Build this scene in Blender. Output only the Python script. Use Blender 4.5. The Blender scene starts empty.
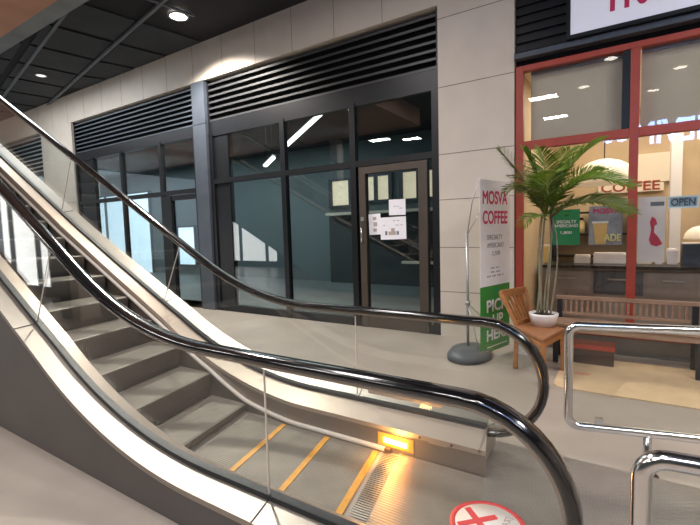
import bpy, bmesh, math, random
from mathutils import Vector, Matrix
random.seed(7)
C = bpy.context.scene.collection
SC = bpy.context.scene

# ------------------------------------------------------------------ camera
H = 1.5
yaw, pitch, roll = math.radians(-32.55), math.radians(4.43), math.radians(-1.62)
def to_cam(x, y, z):                       # x right, y up, z into the facade
    cy, sy, cp, sp, cr, sr = math.cos(yaw), math.sin(yaw), math.cos(pitch), math.sin(pitch), math.cos(roll), math.sin(roll)
    xc, zc = x*cy - z*sy, x*sy + z*cy
    y2, z2 = y*cp + zc*sp, -y*sp + zc*cp
    return Vector((xc*cr + y2*sr, -xc*sr + y2*cr, -z2))
cols = [to_cam(1,0,0), to_cam(0,0,1), to_cam(0,1,0)]
Rc2w = Matrix([list(c) for c in cols])     # camera -> world
F = 427.3
cam_data = bpy.data.cameras.new('camera')
cam_data.sensor_width = 36.0; cam_data.lens = F/700*36; cam_data.clip_start = 0.02; cam_data.clip_end = 200
cam = bpy.data.objects.new('camera', cam_data); C.objects.link(cam)
cam.matrix_world = Matrix.Translation((0,0,H)) @ Rc2w.to_4x4()
SC.camera = cam
def ray(px, py): return Rc2w @ Vector(((px-350)/F, -(py-262.5)/F, -1.0))
def PY(px, py, Y): d = ray(px,py); return Vector((0,0,H)) + d*(Y/d.y)
def PZ(px, py, Z=0.0): d = ray(px,py); return Vector((0,0,H)) + d*((Z-H)/d.z)

# ------------------------------------------------------------------ materials
def lin(c): return tuple(((v/255)/12.92 if v/255 <= .04045 else ((v/255+.055)/1.055)**2.4) for v in c)
def mat(name, rgb, rough=.6, metal=0.0, noise=0.0, scale=8.0, bump=0.0, spec=.5, emit=None, estr=0.0, coat=0.0, sx=1, sy=1, sz=1):
    m = bpy.data.materials.new(name); m.use_nodes = True
    nt = m.node_tree; b = nt.nodes['Principled BSDF']
    c = lin(rgb) + (1,)
    b.inputs['Base Color'].default_value = c; b.inputs['Roughness'].default_value = rough
    b.inputs['Metallic'].default_value = metal; b.inputs['Specular IOR Level'].default_value = spec
    b.inputs['Coat Weight'].default_value = coat
    if emit:
        b.inputs['Emission Color'].default_value = lin(emit)+(1,); b.inputs['Emission Strength'].default_value = estr
    tc = nt.nodes.new('ShaderNodeTexCoord'); mp = nt.nodes.new('ShaderNodeMapping')
    mp.inputs['Scale'].default_value = (sx, sy, sz)
    nt.links.new(tc.outputs['Object'], mp.inputs['Vector'])
    n = nt.nodes.new('ShaderNodeTexNoise'); n.inputs['Scale'].default_value = scale; n.inputs['Detail'].default_value = 5
    nt.links.new(mp.outputs['Vector'], n.inputs['Vector'])
    r = nt.nodes.new('ShaderNodeValToRGB')
    k = noise
    r.color_ramp.elements[0].position = .3; r.color_ramp.elements[1].position = .7
    r.color_ramp.elements[0].color = tuple(v*(1-k) for v in c[:3])+(1,)
    r.color_ramp.elements[1].color = tuple(min(1, v*(1+k)) for v in c[:3])+(1,)
    nt.links.new(n.outputs['Fac'], r.inputs['Fac']); nt.links.new(r.outputs['Color'], b.inputs['Base Color'])
    if bump:
        bp = nt.nodes.new('ShaderNodeBump'); bp.inputs['Strength'].default_value = bump; bp.inputs['Distance'].default_value = .01
        nt.links.new(n.outputs['Fac'], bp.inputs['Height']); nt.links.new(bp.outputs['Normal'], b.inputs['Normal'])
    return m
def glass(name, tint=(1,1,1), refl=1.0):
    m = bpy.data.materials.new(name); m.use_nodes = True; nt = m.node_tree; nt.nodes.clear()
    o = nt.nodes.new('ShaderNodeOutputMaterial'); t = nt.nodes.new('ShaderNodeBsdfTransparent'); g = nt.nodes.new('ShaderNodeBsdfGlossy')
    t.inputs['Color'].default_value = tint+(1,); g.inputs['Roughness'].default_value = 0.0
    f = nt.nodes.new('ShaderNodeFresnel'); ge = nt.nodes.new('ShaderNodeNewGeometry'); im = nt.nodes.new('ShaderNodeMapRange')
    im.inputs['To Min'].default_value = 1.5; im.inputs['To Max'].default_value = 1/1.5     # leaving the pane
    nt.links.new(ge.outputs['Backfacing'], im.inputs['Value']); nt.links.new(im.outputs[0], f.inputs['IOR'])
    mu = nt.nodes.new('ShaderNodeMath'); mu.operation = 'MULTIPLY'; mu.inputs[1].default_value = refl; mu.use_clamp = True
    mx = nt.nodes.new('ShaderNodeMixShader')
    nt.links.new(f.outputs['Fac'], mu.inputs[0]); nt.links.new(mu.outputs[0], mx.inputs['Fac'])
    nt.links.new(t.outputs[0], mx.inputs[1]); nt.links.new(g.outputs[0], mx.inputs[2]); nt.links.new(mx.outputs[0], o.inputs['Surface'])
    return m
def ridged(name, rgb, rough, metal, freq, axis='Y', strength=.6, noise=.1):
    m = mat(name, rgb, rough, metal, noise, 5.0); nt = m.node_tree; b = nt.nodes['Principled BSDF']
    tc = nt.nodes.new('ShaderNodeTexCoord'); w = nt.nodes.new('ShaderNodeTexWave'); w.wave_type = 'BANDS'; w.bands_direction = axis
    w.inputs['Scale'].default_value = freq; bp = nt.nodes.new('ShaderNodeBump'); bp.inputs['Strength'].default_value = strength; bp.inputs['Distance'].default_value = .004
    nt.links.new(tc.outputs['Object'], w.inputs['Vector']); nt.links.new(w.outputs['Fac'], bp.inputs['Height']); nt.links.new(bp.outputs['Normal'], b.inputs['Normal'])
    return m
M = {}
M['floor'] = mat('floor_stone', (160,149,139), .34, 0, .10, 1.6, .02)
M['ceil'] = mat('ceiling_black', (20,20,24), .8, 0, .2, 3)
M['ceil_panel'] = mat('ceiling_panel', (44,47,52), .7, 0, .25, 2)
M['grid'] = mat('ceiling_bar', (104,110,116), .6, 0, .1, 3)
M['soffit'] = mat('soffit_plaster', (196,150,128), .7, 0, .15, 1.5)
M['soffit_edge'] = mat('soffit_edge_paint', (128,136,140), .6, 0, .2, 2)
M['stone'] = mat('cladding_stone', (204,192,179), .55, 0, .05, 2.5, .02)
M['joint'] = mat('stone_joint', (128,118,108), .8, 0, .1, 5)
M['frame'] = mat('dark_frame', (22,23,27), .4, .3, .15, 4)
M['frame_grey'] = mat('grey_frame', (70,76,86), .45, .2, .1, 4)
M['louver'] = mat('louver_metal', (60,60,62), .45, .3, .08, 4)
M['louver_blue'] = mat('louver_metal_blue', (74,82,92), .5, .2, .08, 4)
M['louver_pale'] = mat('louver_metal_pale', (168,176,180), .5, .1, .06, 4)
M['louver_back'] = mat('louver_backing', (14,14,16), .9, 0, .1, 4)  # near-black backing behind slats and ribs, also on the cafe header
M['doorframe'] = mat('door_bronze', (78,68,60), .45, .3, .12, 5)
M['red'] = mat('red_frame', (160,62,46), .45, 0, .08, 6)
M['chrome'] = mat('stainless_polished', (214,212,210), .16, 1, .03, 6)
M['steel'] = mat('stainless_brushed', (168,160,152), .42, 1, .05, 3, .02, sx=1, sy=8, sz=1)
M['deck'] = mat('deck_aluminium', (182,166,152), .42, .55, .04, 3)
M['skirt'] = mat('skirt_panel', (132,120,110), .4, .6, .08, 4)
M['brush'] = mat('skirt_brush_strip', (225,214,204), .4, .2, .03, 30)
M['clad'] = mat('cladding_panel', (88,84,82), .42, .2, .12, 1.5)
M['clad_teal'] = mat('rear_cladding', (108,128,134), .5, .1, .08, 2)
M['rubber'] = mat('handrail_rubber', (14,13,15), .14, 0, .2, 20, 0, .6, coat=.6)
M['gasket'] = mat('gasket_rubber', (36,38,42), .5, 0, .1, 8)
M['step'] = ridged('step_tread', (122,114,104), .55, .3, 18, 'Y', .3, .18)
M['riser'] = ridged('step_riser_shaded', (82,75,69), .55, .3, 18, 'Y', .3, .15)  # darker than the tread: weak light on the risers put into the colour
M['yellow'] = mat('yellow_line', (212,150,52), .5, 0, .15, 20)
M['plate'] = ridged('floor_plate_metal', (166,160,154), .36, .7, 16, 'Y', .6, .1)
M['plate_in'] = ridged('comb_plate_metal', (150,140,130), .4, .6, 16, 'Y', .5, .12)
M['amber'] = mat('amber_lens', (255,170,60), .3, 0, 0, 5, emit=(255,176,84), estr=40)
M['amber_body'] = mat('amber_housing', (222,140,60), .4, 0, .05, 5)
M['white'] = mat('white_print', (226,222,222), .55, 0, .02, 5)
M['magenta'] = mat('magenta_print', (196,32,92), .55, 0, .03, 6)
M['green'] = mat('green_print', (52,132,52), .55, 0, .06, 4)
M['poster_green'] = mat('green_poster', (34,132,82), .5, 0, .06, 4)
M['grey_print'] = mat('grey_print', (110,116,128), .6, 0, .05, 6)
M['black'] = mat('black_plastic', (26,27,30), .5, 0, .15, 6)
M['base_grey'] = mat('base_plastic', (72,76,80), .5, 0, .12, 6)
M['pole'] = mat('pole_aluminium', (168,166,166), .35, .6, .05, 8)
M['wood'] = mat('chair_wood', (160,106,60), .5, 0, .22, 6, .05, sx=1, sy=1, sz=6)
M['wood_seat'] = mat('seat_wood', (142,94,60), .5, 0, .18, 5, .05, sx=6, sy=1, sz=1)
M['bench'] = mat('bench_wood', (150,120,98), .55, 0, .2, 5, .05, sx=1, sy=6, sz=6)
M['pot'] = mat('pot_ceramic', (232,228,226), .35, 0, .03, 4)
M['soil'] = mat('potting_soil', (58,46,38), .9, 0, .4, 30, .4)
M['stem'] = mat('palm_stem', (132,126,104), .6, 0, .25, 12)
M['leaf'] = mat('palm_leaf', (98,124,22), .5, 0, .3, 9)
M['leaf_dark'] = mat('palm_leaf_dark', (94,106,36), .55, 0, .3, 9)  # second leaf tone, slightly darker and duller
M['mat'] = mat('beige_mat', (206,178,142), .75, 0, .08, 6)
M['red_text'] = mat('red_mark', (204,60,54), .55, 0, .05, 6)
M['sticker'] = mat('sticker_white', (232,222,218), .5, 0, .03, 9)
M['sticker_red'] = mat('sticker_red', (214,62,66), .5, 0, .05, 9)
M['tan_print'] = mat('sticker_tan_print', (176,158,146), .5, 0, .05, 9)
M['paper'] = mat('notice_paper', (236,232,238), .6, 0, .02, 9)
M['tan'] = mat('cafe_wall', (200,176,142), .7, 0, .1, 2)
M['cream'] = mat('cream_board', (236,224,204), .6, 0, .03, 3)
M['counter'] = mat('counter_front', (132,126,124), .35, .1, .18, 2)
M['counter_top'] = mat('counter_top', (24,23,24), .3, 0, .1, 4)
M['blind'] = ridged('blind_fabric', (204,196,178), .7, 0, 14, 'Z', .25, .04)
M['cup'] = mat('cup_drink', (218,180,112), .5, 0, .06, 10)
M['photo_grey'] = mat('poster_photo', (146,148,156), .55, 0, .45, 5)
M['pale_yellow'] = mat('pale_yellow_print', (236,226,150), .5, 0, .05, 9)
M['pinkred'] = mat('poster_figure', (196,58,84), .55, 0, .3, 9)
M['neon'] = mat('open_sign_tube', (186,204,216), .4, 0, 0, 5, emit=(176,210,235), estr=.15)
M['box_yellow'] = mat('cream_carton', (238,214,150), .6, 0, .05, 6)
M['box_brown'] = mat('brown_jar', (70,54,44), .5, 0, .2, 8)
M['box_blue'] = mat('blue_grey_machine', (72,86,106), .4, .2, .1, 6)
M['teal'] = mat('shop_wall', (104,116,119), .75, 0, .06, 1.2)
M['shop_floor'] = mat('shop_floor', (120,126,126), .5, 0, .1, 2)
M['daylight'] = mat('daylight_pane', (240,240,240), .5, 0, 0, 2, emit=(236,235,232), estr=4.4)
M['daylight_blue'] = mat('daylight_pane_blue', (220,236,250), .5, 0, .15, 2, emit=(214,232,250), estr=1.6)
M['mirrored_shop'] = mat('mirrored_shop_glow', (222,208,184), .5, 0, .2, 3, emit=(224,204,172), estr=.9)  # glow of the panes that stand for mirrored shop windows
M['led'] = mat('led_tube', (255,255,255), .4, 0, 0, 5, emit=(255,252,244), estr=4)
M['lamp'] = mat('downlight_lens', (255,255,255), .4, 0, 0, 5, emit=(255,246,232), estr=12)
M['lamp_dim'] = mat('small_lamp_lens', (255,255,255), .4, 0, 0, 5, emit=(240,240,240), estr=1.2)
M['open_panel'] = mat('open_sign_panel', (160,182,196), .5, 0, .05, 6)
M['sign_face'] = mat('sign_face', (206,206,220), .4, 0, .03, 2, emit=(226,226,240), estr=.25)
M['sign_blue'] = mat('lit_blue_letters', (180,214,255), .4, 0, 0, 5, emit=(150,190,255), estr=22)
M['shade'] = mat('white_lampshade', (238,226,206), .6, 0, .03, 4, emit=(255,232,196), estr=.25)
M['glass_esc'] = glass('balustrade_glass', (.95,.97,.96), 1.0)
M['glass_shop'] = glass('shop_glass', (.80,.86,.86), 1.9)
M['glass_cafe'] = glass('cafe_glass', (.96,.96,.95), 1.0)
M['glass_bar'] = glass('barrier_glass', (.94,.955,.94), .8)

# ------------------------------------------------------------------ builders
def wloc(o):
    v = Vector((0,0,0))
    while o is not None: v += o.location; o = o.parent
    return v
class MB:
    def __init__(s): s.bm = bmesh.new(); s.mi = 0
    def face(s, pts):
        f = s.bm.faces.new([s.bm.verts.new(p) for p in pts]); f.material_index = s.mi; return f
    def hexa(s, p):                                  # 8 corners: 0-3 bottom ring, 4-7 top ring
        v = [s.bm.verts.new(q) for q in p]
        for q in ((3,2,1,0),(4,5,6,7),(0,1,5,4),(1,2,6,5),(2,3,7,6),(3,0,4,7)):
            s.bm.faces.new([v[i] for i in q]).material_index = s.mi
        return s
    def box(s, x0, x1, y0, y1, z0, z1):
        return s.hexa([(x0,y0,z0),(x1,y0,z0),(x1,y1,z0),(x0,y1,z0),(x0,y0,z1),(x1,y0,z1),(x1,y1,z1),(x0,y1,z1)])
    def obox(s, o, ax, ay, az):                      # origin corner and three edge vectors
        o, ax, ay, az = Vector(o), Vector(ax), Vector(ay), Vector(az)
        return s.hexa([o, o+ax, o+ax+ay, o+ay, o+az, o+ax+az, o+ax+ay+az, o+ay+az])
    def beam(s, a, b, w, h, up=(0,0,1)):             # bar from a to b, w wide, h high
        a, b = Vector(a), Vector(b); d = b-a; sd = d.cross(Vector(up)).normalized(); u = sd.cross(d).normalized()
        return s.obox(a - sd*w/2 - u*h/2, d, sd*w, u*h)
    def loft(s, rings, caps=True, closed=True):
        vr = [[s.bm.verts.new(p) for p in r] for r in rings]; n = len(rings[0])
        for a, b in zip(vr, vr[1:]):
            for i in range(n if closed else n-1):
                j = (i+1) % n
                try: f = s.bm.faces.new([a[i], a[j], b[j], b[i]]); f.material_index = s.mi; f.smooth = s.smooth
                except ValueError: pass
        if caps and closed:
            for r in (vr[0][::-1], vr[-1]): 
                f = s.bm.faces.new(r); f.material_index = s.mi
        return s
    smooth = False
    def tube(s, pts, r, n=10, closed=False):
        pts = [Vector(p) for p in pts]; rings = []; prev = None
        rs = r if isinstance(r, (list,tuple)) else [r]*len(pts)
        for i, p in enumerate(pts):
            if closed: t = (pts[(i+1) % len(pts)] - pts[i-1]).normalized()
            else: t = (pts[min(i+1,len(pts)-1)] - pts[max(i-1,0)]).normalized()
            ref = prev if prev is not None else (Vector((0,0,1)) if abs(t.z) < .9 else Vector((1,0,0)))
            u = (ref - t*ref.dot(t)).normalized(); prev = u; v = t.cross(u)
            rings.append([p + (u*math.cos(2*math.pi*k/n) + v*math.sin(2*math.pi*k/n))*rs[i] for k in range(n)])
        if closed: rings.append(rings[0])
        sm = s.smooth; s.smooth = True; s.loft(rings, caps=not closed); s.smooth = sm
        return s
    def lathe(s, c, prof, n=32, axis=(0,0,1), ring=False):       # prof: (radius, height)
        ax = Vector(axis).normalized(); u = ax.orthogonal().normalized(); v = ax.cross(u); c = Vector(c)
        rings = [[c + ax*h + (u*math.cos(2*math.pi*k/n) + v*math.sin(2*math.pi*k/n))*r for k in range(n)] for r, h in prof]
        if ring: rings.append(rings[0])
        sm = s.smooth; s.smooth = True; s.loft(rings, caps=not ring); s.smooth = sm
        return s
    def prism(s, pts, vec):
        vec = Vector(vec); return s.loft([[Vector(p) for p in pts], [Vector(p)+vec for p in pts]])
    def build(s, name, mats, parent=None, bevel=0.0, loc=None, split=False):
        bmesh.ops.remove_doubles(s.bm, verts=s.bm.verts, dist=1e-6)
        if split:                                    # every separate piece becomes an object of its own
            seen = set(); outs = []
            for v0 in list(s.bm.verts):
                if v0 in seen: continue
                isl = []; st = [v0]; seen.add(v0)
                while st:
                    v = st.pop(); isl.append(v)
                    for e in v.link_edges:
                        w = e.other_vert(v)
                        if w not in seen: seen.add(w); st.append(w)
                nb_ = MB(); mp = {v: nb_.bm.verts.new(v.co) for v in isl}
                for f in {f for v in isl for f in v.link_faces}:
                    g = nb_.bm.faces.new([mp[v] for v in f.verts]); g.smooth = f.smooth; g.material_index = f.material_index
                outs.append(nb_.build(name, mats, parent, bevel, loc))
            s.bm.free(); return outs[0]
        bmesh.ops.recalc_face_normals(s.bm, faces=s.bm.faces)
        off = wloc(parent) if parent else Vector(loc or (0,0,0))
        for v in s.bm.verts: v.co -= off
        me = bpy.data.meshes.new(name); s.bm.to_mesh(me); s.bm.free()
        for m_ in (mats if isinstance(mats, (list,tuple)) else [mats]): me.materials.append(m_)
        o = bpy.data.objects.new(name, me); C.objects.link(o)
        if parent: o.parent = parent
        else: o.location = off
        if bevel:
            b = o.modifiers.new('bevel', 'BEVEL'); b.width = bevel; b.segments = 2; b.limit_method = 'ANGLE'
        return o
def tag(o, label, cat, group=None, kind=None):
    o['label'] = label; o['category'] = cat
    if group: o['group'] = group
    if kind: o['kind'] = kind
    return o
def thing(name, label, cat, loc, group=None):
    o = bpy.data.objects.new(name, None); C.objects.link(o); o.location = loc; o.empty_display_size = .1
    return tag(o, label, cat, group)
def struct(o, label=None, cat=None):
    o['kind'] = 'structure'
    if label: o['label'] = label
    if cat: o['category'] = cat
    return o
def sroot(name, label, cat, loc):
    o = bpy.data.objects.new(name, None); C.objects.link(o); o.location = loc; return struct(o, label, cat)
def text(name, s, o, xdir, up, w, h, m, parent=None, depth=.002, bold=.0, mirror=False, keep=False):
    """lettering fitted to a w x h box whose lower left corner is o"""
    cu = bpy.data.curves.new(name, 'FONT'); cu.body = s; cu.align_x = 'CENTER'; cu.bevel_depth = bold*1.4; cu.bevel_resolution = 0; cu.extrude = .02; cu.space_line = .95
    t = bpy.data.objects.new(name, cu); C.objects.link(t); bpy.context.view_layer.update()
    me = bpy.data.meshes.new_from_object(t.evaluated_get(bpy.context.evaluated_depsgraph_get()))
    bpy.data.objects.remove(t)
    xs = [v.co.x for v in me.vertices]; ys = [v.co.y for v in me.vertices]
    x0, x1, y0, y1 = min(xs), max(xs), min(ys), max(ys)
    xd, ud, o = Vector(xdir).normalized(), Vector(up).normalized(), Vector(o); nd = xd.cross(ud)
    off = wloc(parent) if parent else o
    for v in me.vertices:
        fx = (v.co.x-x0)/(x1-x0); fy = (v.co.y-y0)/(y1-y0)
        v.co = o + xd*(fx*w) + ud*(fy*h) + nd*(v.co.z/(.02+bold*1.4)*depth/2 + depth/2) - off
    me.materials.clear(); me.materials.append(m); me.name = name
    ob = bpy.data.objects.new(name, me); C.objects.link(ob)
    if parent: ob.parent = parent
    else: ob.location = off
    return ob

# ================================================================== THE SETTING
D = 5.58
b = MB(); b.box(-24, 6, -10, D+.0, -.1, 0); struct(b.build('floor', M['floor']), 'pale grey stone mall floor with soft mottling', 'floor')
b = MB(); b.box(-24, 6, -10, 5.56, 5.07, 5.2); ceil = struct(b.build('ceiling', M['ceil']), 'black mall ceiling with grey panels and pale bars', 'ceiling')
# ceiling panels and bars, the grid turned about ten degrees from the facade
e1 = Vector((1,-.19,0)).normalized(); e2 = Vector((.19,1,0)).normalized(); o0 = Vector((-7.9,4.62,0))
b = MB()
for i in range(-7, 1):
    for j in (-2,-1,0):
        a = o0 + e1*(i*1.12+.06) + e2*(j*1.15+.06)
        p = [a, a+e1*1.0, a+e1*1.0+e2*1.03, a+e2*1.03]
        if all(q.y < 5.5 and q.y > 3.15 for q in p) or True:
            p = [Vector((q.x, min(q.y,5.52), 5.07)) for q in p]
            if max(q.y for q in p) - min(q.y for q in p) > .3: b.prism([q+Vector((0,0,-.001)) for q in p], (0,0,-.03))
b.build('ceiling_panel', M['ceil_panel'], ceil)
b = MB()
for j in (-1,0):
    a = o0 + e2*(j*.95); b.beam(Vector((a.x,a.y,5.03))-e1*7, Vector((a.x,a.y,5.03))+e1*3.0, .05, .04)
for i in (1.9,3.0):
    a = o0 + e1*i; b.beam(Vector((a.x,a.y,5.03))-e2*1.3, Vector((a.x,a.y,5.03))+e2*.55, .035, .03)
b.build('ceiling_bar', M['grid'], ceil)
# slab edge of the floor above, over the escalator
b = MB(); b.box(-20, -5.2, -1.0, 2.88, 4.55, 5.05); so = struct(b.build('soffit', M['soffit']), 'brownish underside of the upper floor at the top left corner', 'soffit')
b = MB(); b.box(-20, -5.2, 2.882, 3.12, 4.56, 5.05); b.build('soffit_edge', M['soffit_edge'], so)
b = MB(); b.box(-24, 6, -10.2, -10, 0, 5.07); struct(b.build('wall_rear', M['teal']), 'far mall wall across the hall', 'wall')

b = MB(); b.box(6,6.2,-10,5.5,0,5.07); struct(b.build('wall_side', M['stone']), 'unseen stone side wall added to close the hall against world light', 'wall')  # added out of view to keep world light out of the glass reflections
b = MB(); b.box(-8.78,-8.5,-1.15,-.9,0,4.549); struct(b.build('pillar', M['frame_grey']), 'dark blue-grey post across the walkway mirrored in the near glass', 'pillar')
b = MB(); b.box(-8.49,-8.2,-1.3,-.95,0,4.549); struct(b.build('pillar', M['stone']), 'pale post across the walkway mirrored in the near glass', 'pillar')
w = sroot('window_4', 'bright shop window across the walkway mirrored in the near glass', 'window', (-12,-2.2,0))
b = MB(); b.box(-15,-12.2,-2.25,-2.2,.25,3.2); b.build('pane', M['daylight'], w)
b = MB(); b.box(-15,-8.8,-2.3,-2.15,0,.24); b.box(-15,-8.8,-2.3,-2.15,3.21,4.54); b.box(-12.19,-8.8,-2.3,-2.15,.24,3.21)
for x in (-14.3,-12.75): b.box(x-.06,x+.06,-2.2,-2.12,.24,3.21)
b.build('frame', M['frame_grey'], w)
# stone cladding: fascia and two pillars
def clad(name, label, x0, x1, y0, y1, z0, z1, vs=(), hs=()):
    b = MB(); b.box(x0,x1,y0,y1,z0,z1); o = struct(b.build(name, M['stone']), label, 'wall' if 'wall' in name else 'pillar')
    b = MB()
    for x in vs: b.box(x-.004,x+.004,y0-.0015,y0+.01,z0,z1)
    for z in hs: b.box(x0,x1,y0-.0015,y0+.01,z-.005,z+.005)
    if vs or hs: b.build('stone_joint', M['joint'], o)
    return o
clad('wall_fascia', 'long pale stone fascia band above the louvres', -19.5, -2.092, 5.56, 5.9, 4.38, 5.07, vs=[-2.9-.82*i for i in range(14)])
clad('pillar', 'broad pale stone pillar between the empty shop and the cafe', -2.09, -1.13, 5.56, 5.95, 0, 5.07, hs=[.62,1.22,1.86,2.46,3.33,4.2])
clad('pillar', 'pale stone pillar at the far left end of the empty shop', -13.45, -11.78, 5.56, 5.95, 0, 4.379, hs=[2.4])
# dark post between the two shop bays
b = MB(); b.box(-7.06,-6.7,5.54,5.8,0,3.58); b.box(-7.06,-6.7,5.54,5.8,3.59,4.378); struct(b.build('pillar', M['frame_grey']), 'slim blue-grey clad post between the two bays of the empty shop', 'pillar')
# interior of the empty shop
b = MB(); b.box(-19.5,-1.14,5.7,10.4,-.1,-.0); struct(b.build('floor_shop', M['shop_floor']), 'dull grey floor of the empty shop', 'floor')
b = MB(); b.box(-19.5,-1.2,5.95,10.4,3.9,4.0); struct(b.build('ceiling_shop', M['ceil_panel']), 'dim ceiling of the empty shop', 'ceiling')
b = MB(); b.box(-19.5,-1.2,10.2,10.4,0,3.9); struct(b.build('wall_shop_back', M['teal']), 'dull teal back wall of the empty shop', 'wall')
b = MB(); b.box(-1.19,-1.12,5.96,10.2,0,3.9); struct(b.build('wall_shop_side', M['teal']), 'wall between the empty shop and the cafe', 'wall')
b = MB(); b.box(-2.09,-1.13,5.951,5.96,0,3.9); struct(b.build('wall_pillar_lining', M['teal']), 'lining behind the stone pillar', 'wall')

# ------------------------------------------------------------------ louvre bands
def louver(label, x0, x1, z0, z1, n, y=5.62, m='louver'):
    t = thing('ventilation_louver', label, 'louver', ((x0+x1)/2, y, z0), 'dark louvre bands above the shop glazing')
    b = MB(); b.box(x0+.001,x1-.001,y+.12,y+.16,z0,z1); b.build('back_panel', M['louver_back'], t)
    b = MB(); p = (z1-z0)/n
    for i in range(n):
        z = z0 + i*p
        b.hexa([(x0+.04,y,z+.012),(x1-.04,y,z+.012),(x1-.04,y+.11,z+p*.55),(x0+.04,y+.11,z+p*.55),
                (x0+.04,y,z+p*.42),(x1-.04,y,z+p*.42),(x1-.04,y+.11,z+p*.75),(x0+.04,y+.11,z+p*.75)])
    b.build('slat', M[m], t)
    b = MB(); b.box(x0+.001,x0+.04,y-.01,y+.12,z0,z1); b.box(x1-.04,x1-.001,y-.01,y+.12,z0,z1); b.build('frame', M['frame'], t, split=True)
    return t
louver('black louvre band above the wide empty shop bay with the glass door', -6.70, -2.09, 3.60, 4.379, 7)
louver('blue-grey louvre band above the left empty shop bay', -11.77, -7.06, 3.60, 4.379, 8, m='louver_blue')
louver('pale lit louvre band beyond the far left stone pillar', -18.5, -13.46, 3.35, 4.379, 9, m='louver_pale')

# ------------------------------------------------------------------ shop windows
def window(name, label, x0, x1, zs, xs, y0=5.60, y1=5.68, fw=.07, fm='frame', gm='glass_shop', head=None, skip=(), sill=.12):
    """zs: sill, transom, head; xs: mullion centres"""
    w = sroot(name, label, 'window', ((x0+x1)/2, y0, 0))
    b = MB(); z0, zt, z1 = zs
    b.box(x0,x1,y0,y1,z0,z0+sill); b.box(x0,x1,y0,y1,z1-.05,z1 if head is None else head)
    b.box(x0,x1,y0-.01,y1,zt-.045,zt+.045)
    edges = [x0+fw] + list(xs) + [x1-fw]
    b.box(x0,x0+fw,y0-.012,y1,z0,z1); b.box(x1-fw,x1,y0-.012,y1,z0,z1)
    for x in xs: b.box(x-fw/2,x+fw/2,y0-.012,y1,z0,z1)
    b.build('frame', M[fm], w)
    for i,(a,c) in enumerate(zip(edges, edges[1:])):
        for r,(p,q) in enumerate(((z0+sill,zt-.045),(zt+.045,z1-.05))):
            if (i,r) in skip: continue
            b = MB(); b.box(a,c,y0+.035,y0+.047,p,q); b.build('pane', M[gm], w)
    return w
window('window_1', 'dark framed glazing of the wide empty shop bay', -6.69, -2.1, (0,2.48,3.38), [-4.86,-3.47], head=3.6, fw=.1, skip=((2,0),))
# extra heavy jamb left of the first pane
b = MB(); b.box(-6.69,-6.2,5.62,5.72,0,3.38); struct(b.build('trim_1', M['frame']), 'heavy black jamb left of the wide shop bay', 'trim')
window('window_2', 'dark framed glazing of the left empty shop bay', -11.77, -7.07, (0,2.36,3.44), [-10.95,-9.72,-8.25], head=3.6, fw=.08, skip=((3,0),))
window('window_3', 'glazing beyond the far left stone pillar', -18.5, -13.46, (0,2.3,3.3), [-17,-15.2], head=3.35, fw=.08)
b = MB(); b.box(-11.77,-11.05,5.62,5.74,0,3.42); struct(b.build('trim_2', M['frame']), 'heavy black jamb right of the far left pillar', 'trim')
# door of the left bay
d2 = sroot('door_2', 'dark half open service door in the left shop bay', 'door', (-7.7,5.6,0))
b = MB(); b.box(-8.2,-7.95,5.58,5.68,.0,2.30); b.box(-7.95,-7.12,5.6,5.68,2.2,2.30); b.box(-7.95,-7.12,5.6,5.68,0,.12); b.build('frame', M['frame'], d2)
b = MB(); b.box(-7.95,-7.12,5.635,5.647,.12,2.2); b.build('pane', M['glass_shop'], d2)
# glass door in the wide bay
dr = sroot('door_1', 'bronze framed glass door carrying three white notices', 'door', (-2.8,5.6,0))
b = MB(); b.box(-3.36,-3.25,5.57,5.67,.0,2.42); b.box(-2.40,-2.27,5.57,5.67,.0,2.42); b.box(-3.25,-2.40,5.57,5.67,2.32,2.42); b.box(-3.25,-2.40,5.575,5.665,0.01,.16); b.build('frame', M['doorframe'], dr)
b = MB(); b.box(-3.25,-2.40,5.61,5.622,.16,2.32); b.build('pane', M['glass_shop'], dr)
b = MB(); b.box(-2.27,-2.21,5.605,5.617,.05,2.42); b.build('side_pane', M['glass_shop'], dr)
b = MB(); b.tube([(-3.305,5.57,1.30),(-3.305,5.52,1.31),(-3.305,5.52,1.52),(-3.305,5.57,1.53)], .012); b.build('door_handle', M['chrome'], dr)
b = MB(); b.box(-3.33,-3.28,5.55,5.57,1.62,1.68); b.build('door_lock', M['pole'], dr)
# lit windows at the back; display panes and shelving imitate reflections of shops opposite
def lit_window(name, label, x0, x1, z0, z1, n, m, y=10.19):
    w = sroot(name, label, 'window', ((x0+x1)/2, y, z0))
    b = MB(); b.box(x0,x1,y-.02,y,z0,z1); b.build('pane', M[m], w)
    b = MB(); b.box(x0-.06,x1+.06,y-.08,y,z0-.06,z0); b.box(x0-.06,x1+.06,y-.08,y,z1,z1+.06)
    for i in range(n+1):
        x = x0 + (x1-x0)*i/n; b.box(x-.05,x+.05,y-.08,y-.02,z0,z1)
    b.build('frame', M['frame_grey'], w)
def LW(name, label, p0, p1, n, m, y=10.19):
    a, c = PY(*p0,y), PY(*p1,y); lit_window(name, label, a.x, c.x, a.z, c.z, n, m, y)
LW('window_5', 'bluish bright window at the back of the left shop bay', (94,292), (150,192), 3, 'daylight_blue')
LW('window_6', 'small glowing pane behind the left bay door put in for a bright paper', (180,264), (196,227), 1, 'daylight_blue')  # glowing pane added in place of a bright paper
LW('window_7', 'glowing pane left of the glass door standing for a mirrored shop window', (332,206), (351,180), 1, 'mirrored_shop')
LW('window_8', 'glowing pane behind the left of the glass door standing for a mirrored shop window', (363,201), (391,175), 2, 'mirrored_shop')
LW('window_9', 'glowing pane behind the right of the glass door standing for a mirrored shop window', (402,199), (419,171), 1, 'mirrored_shop')
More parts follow.
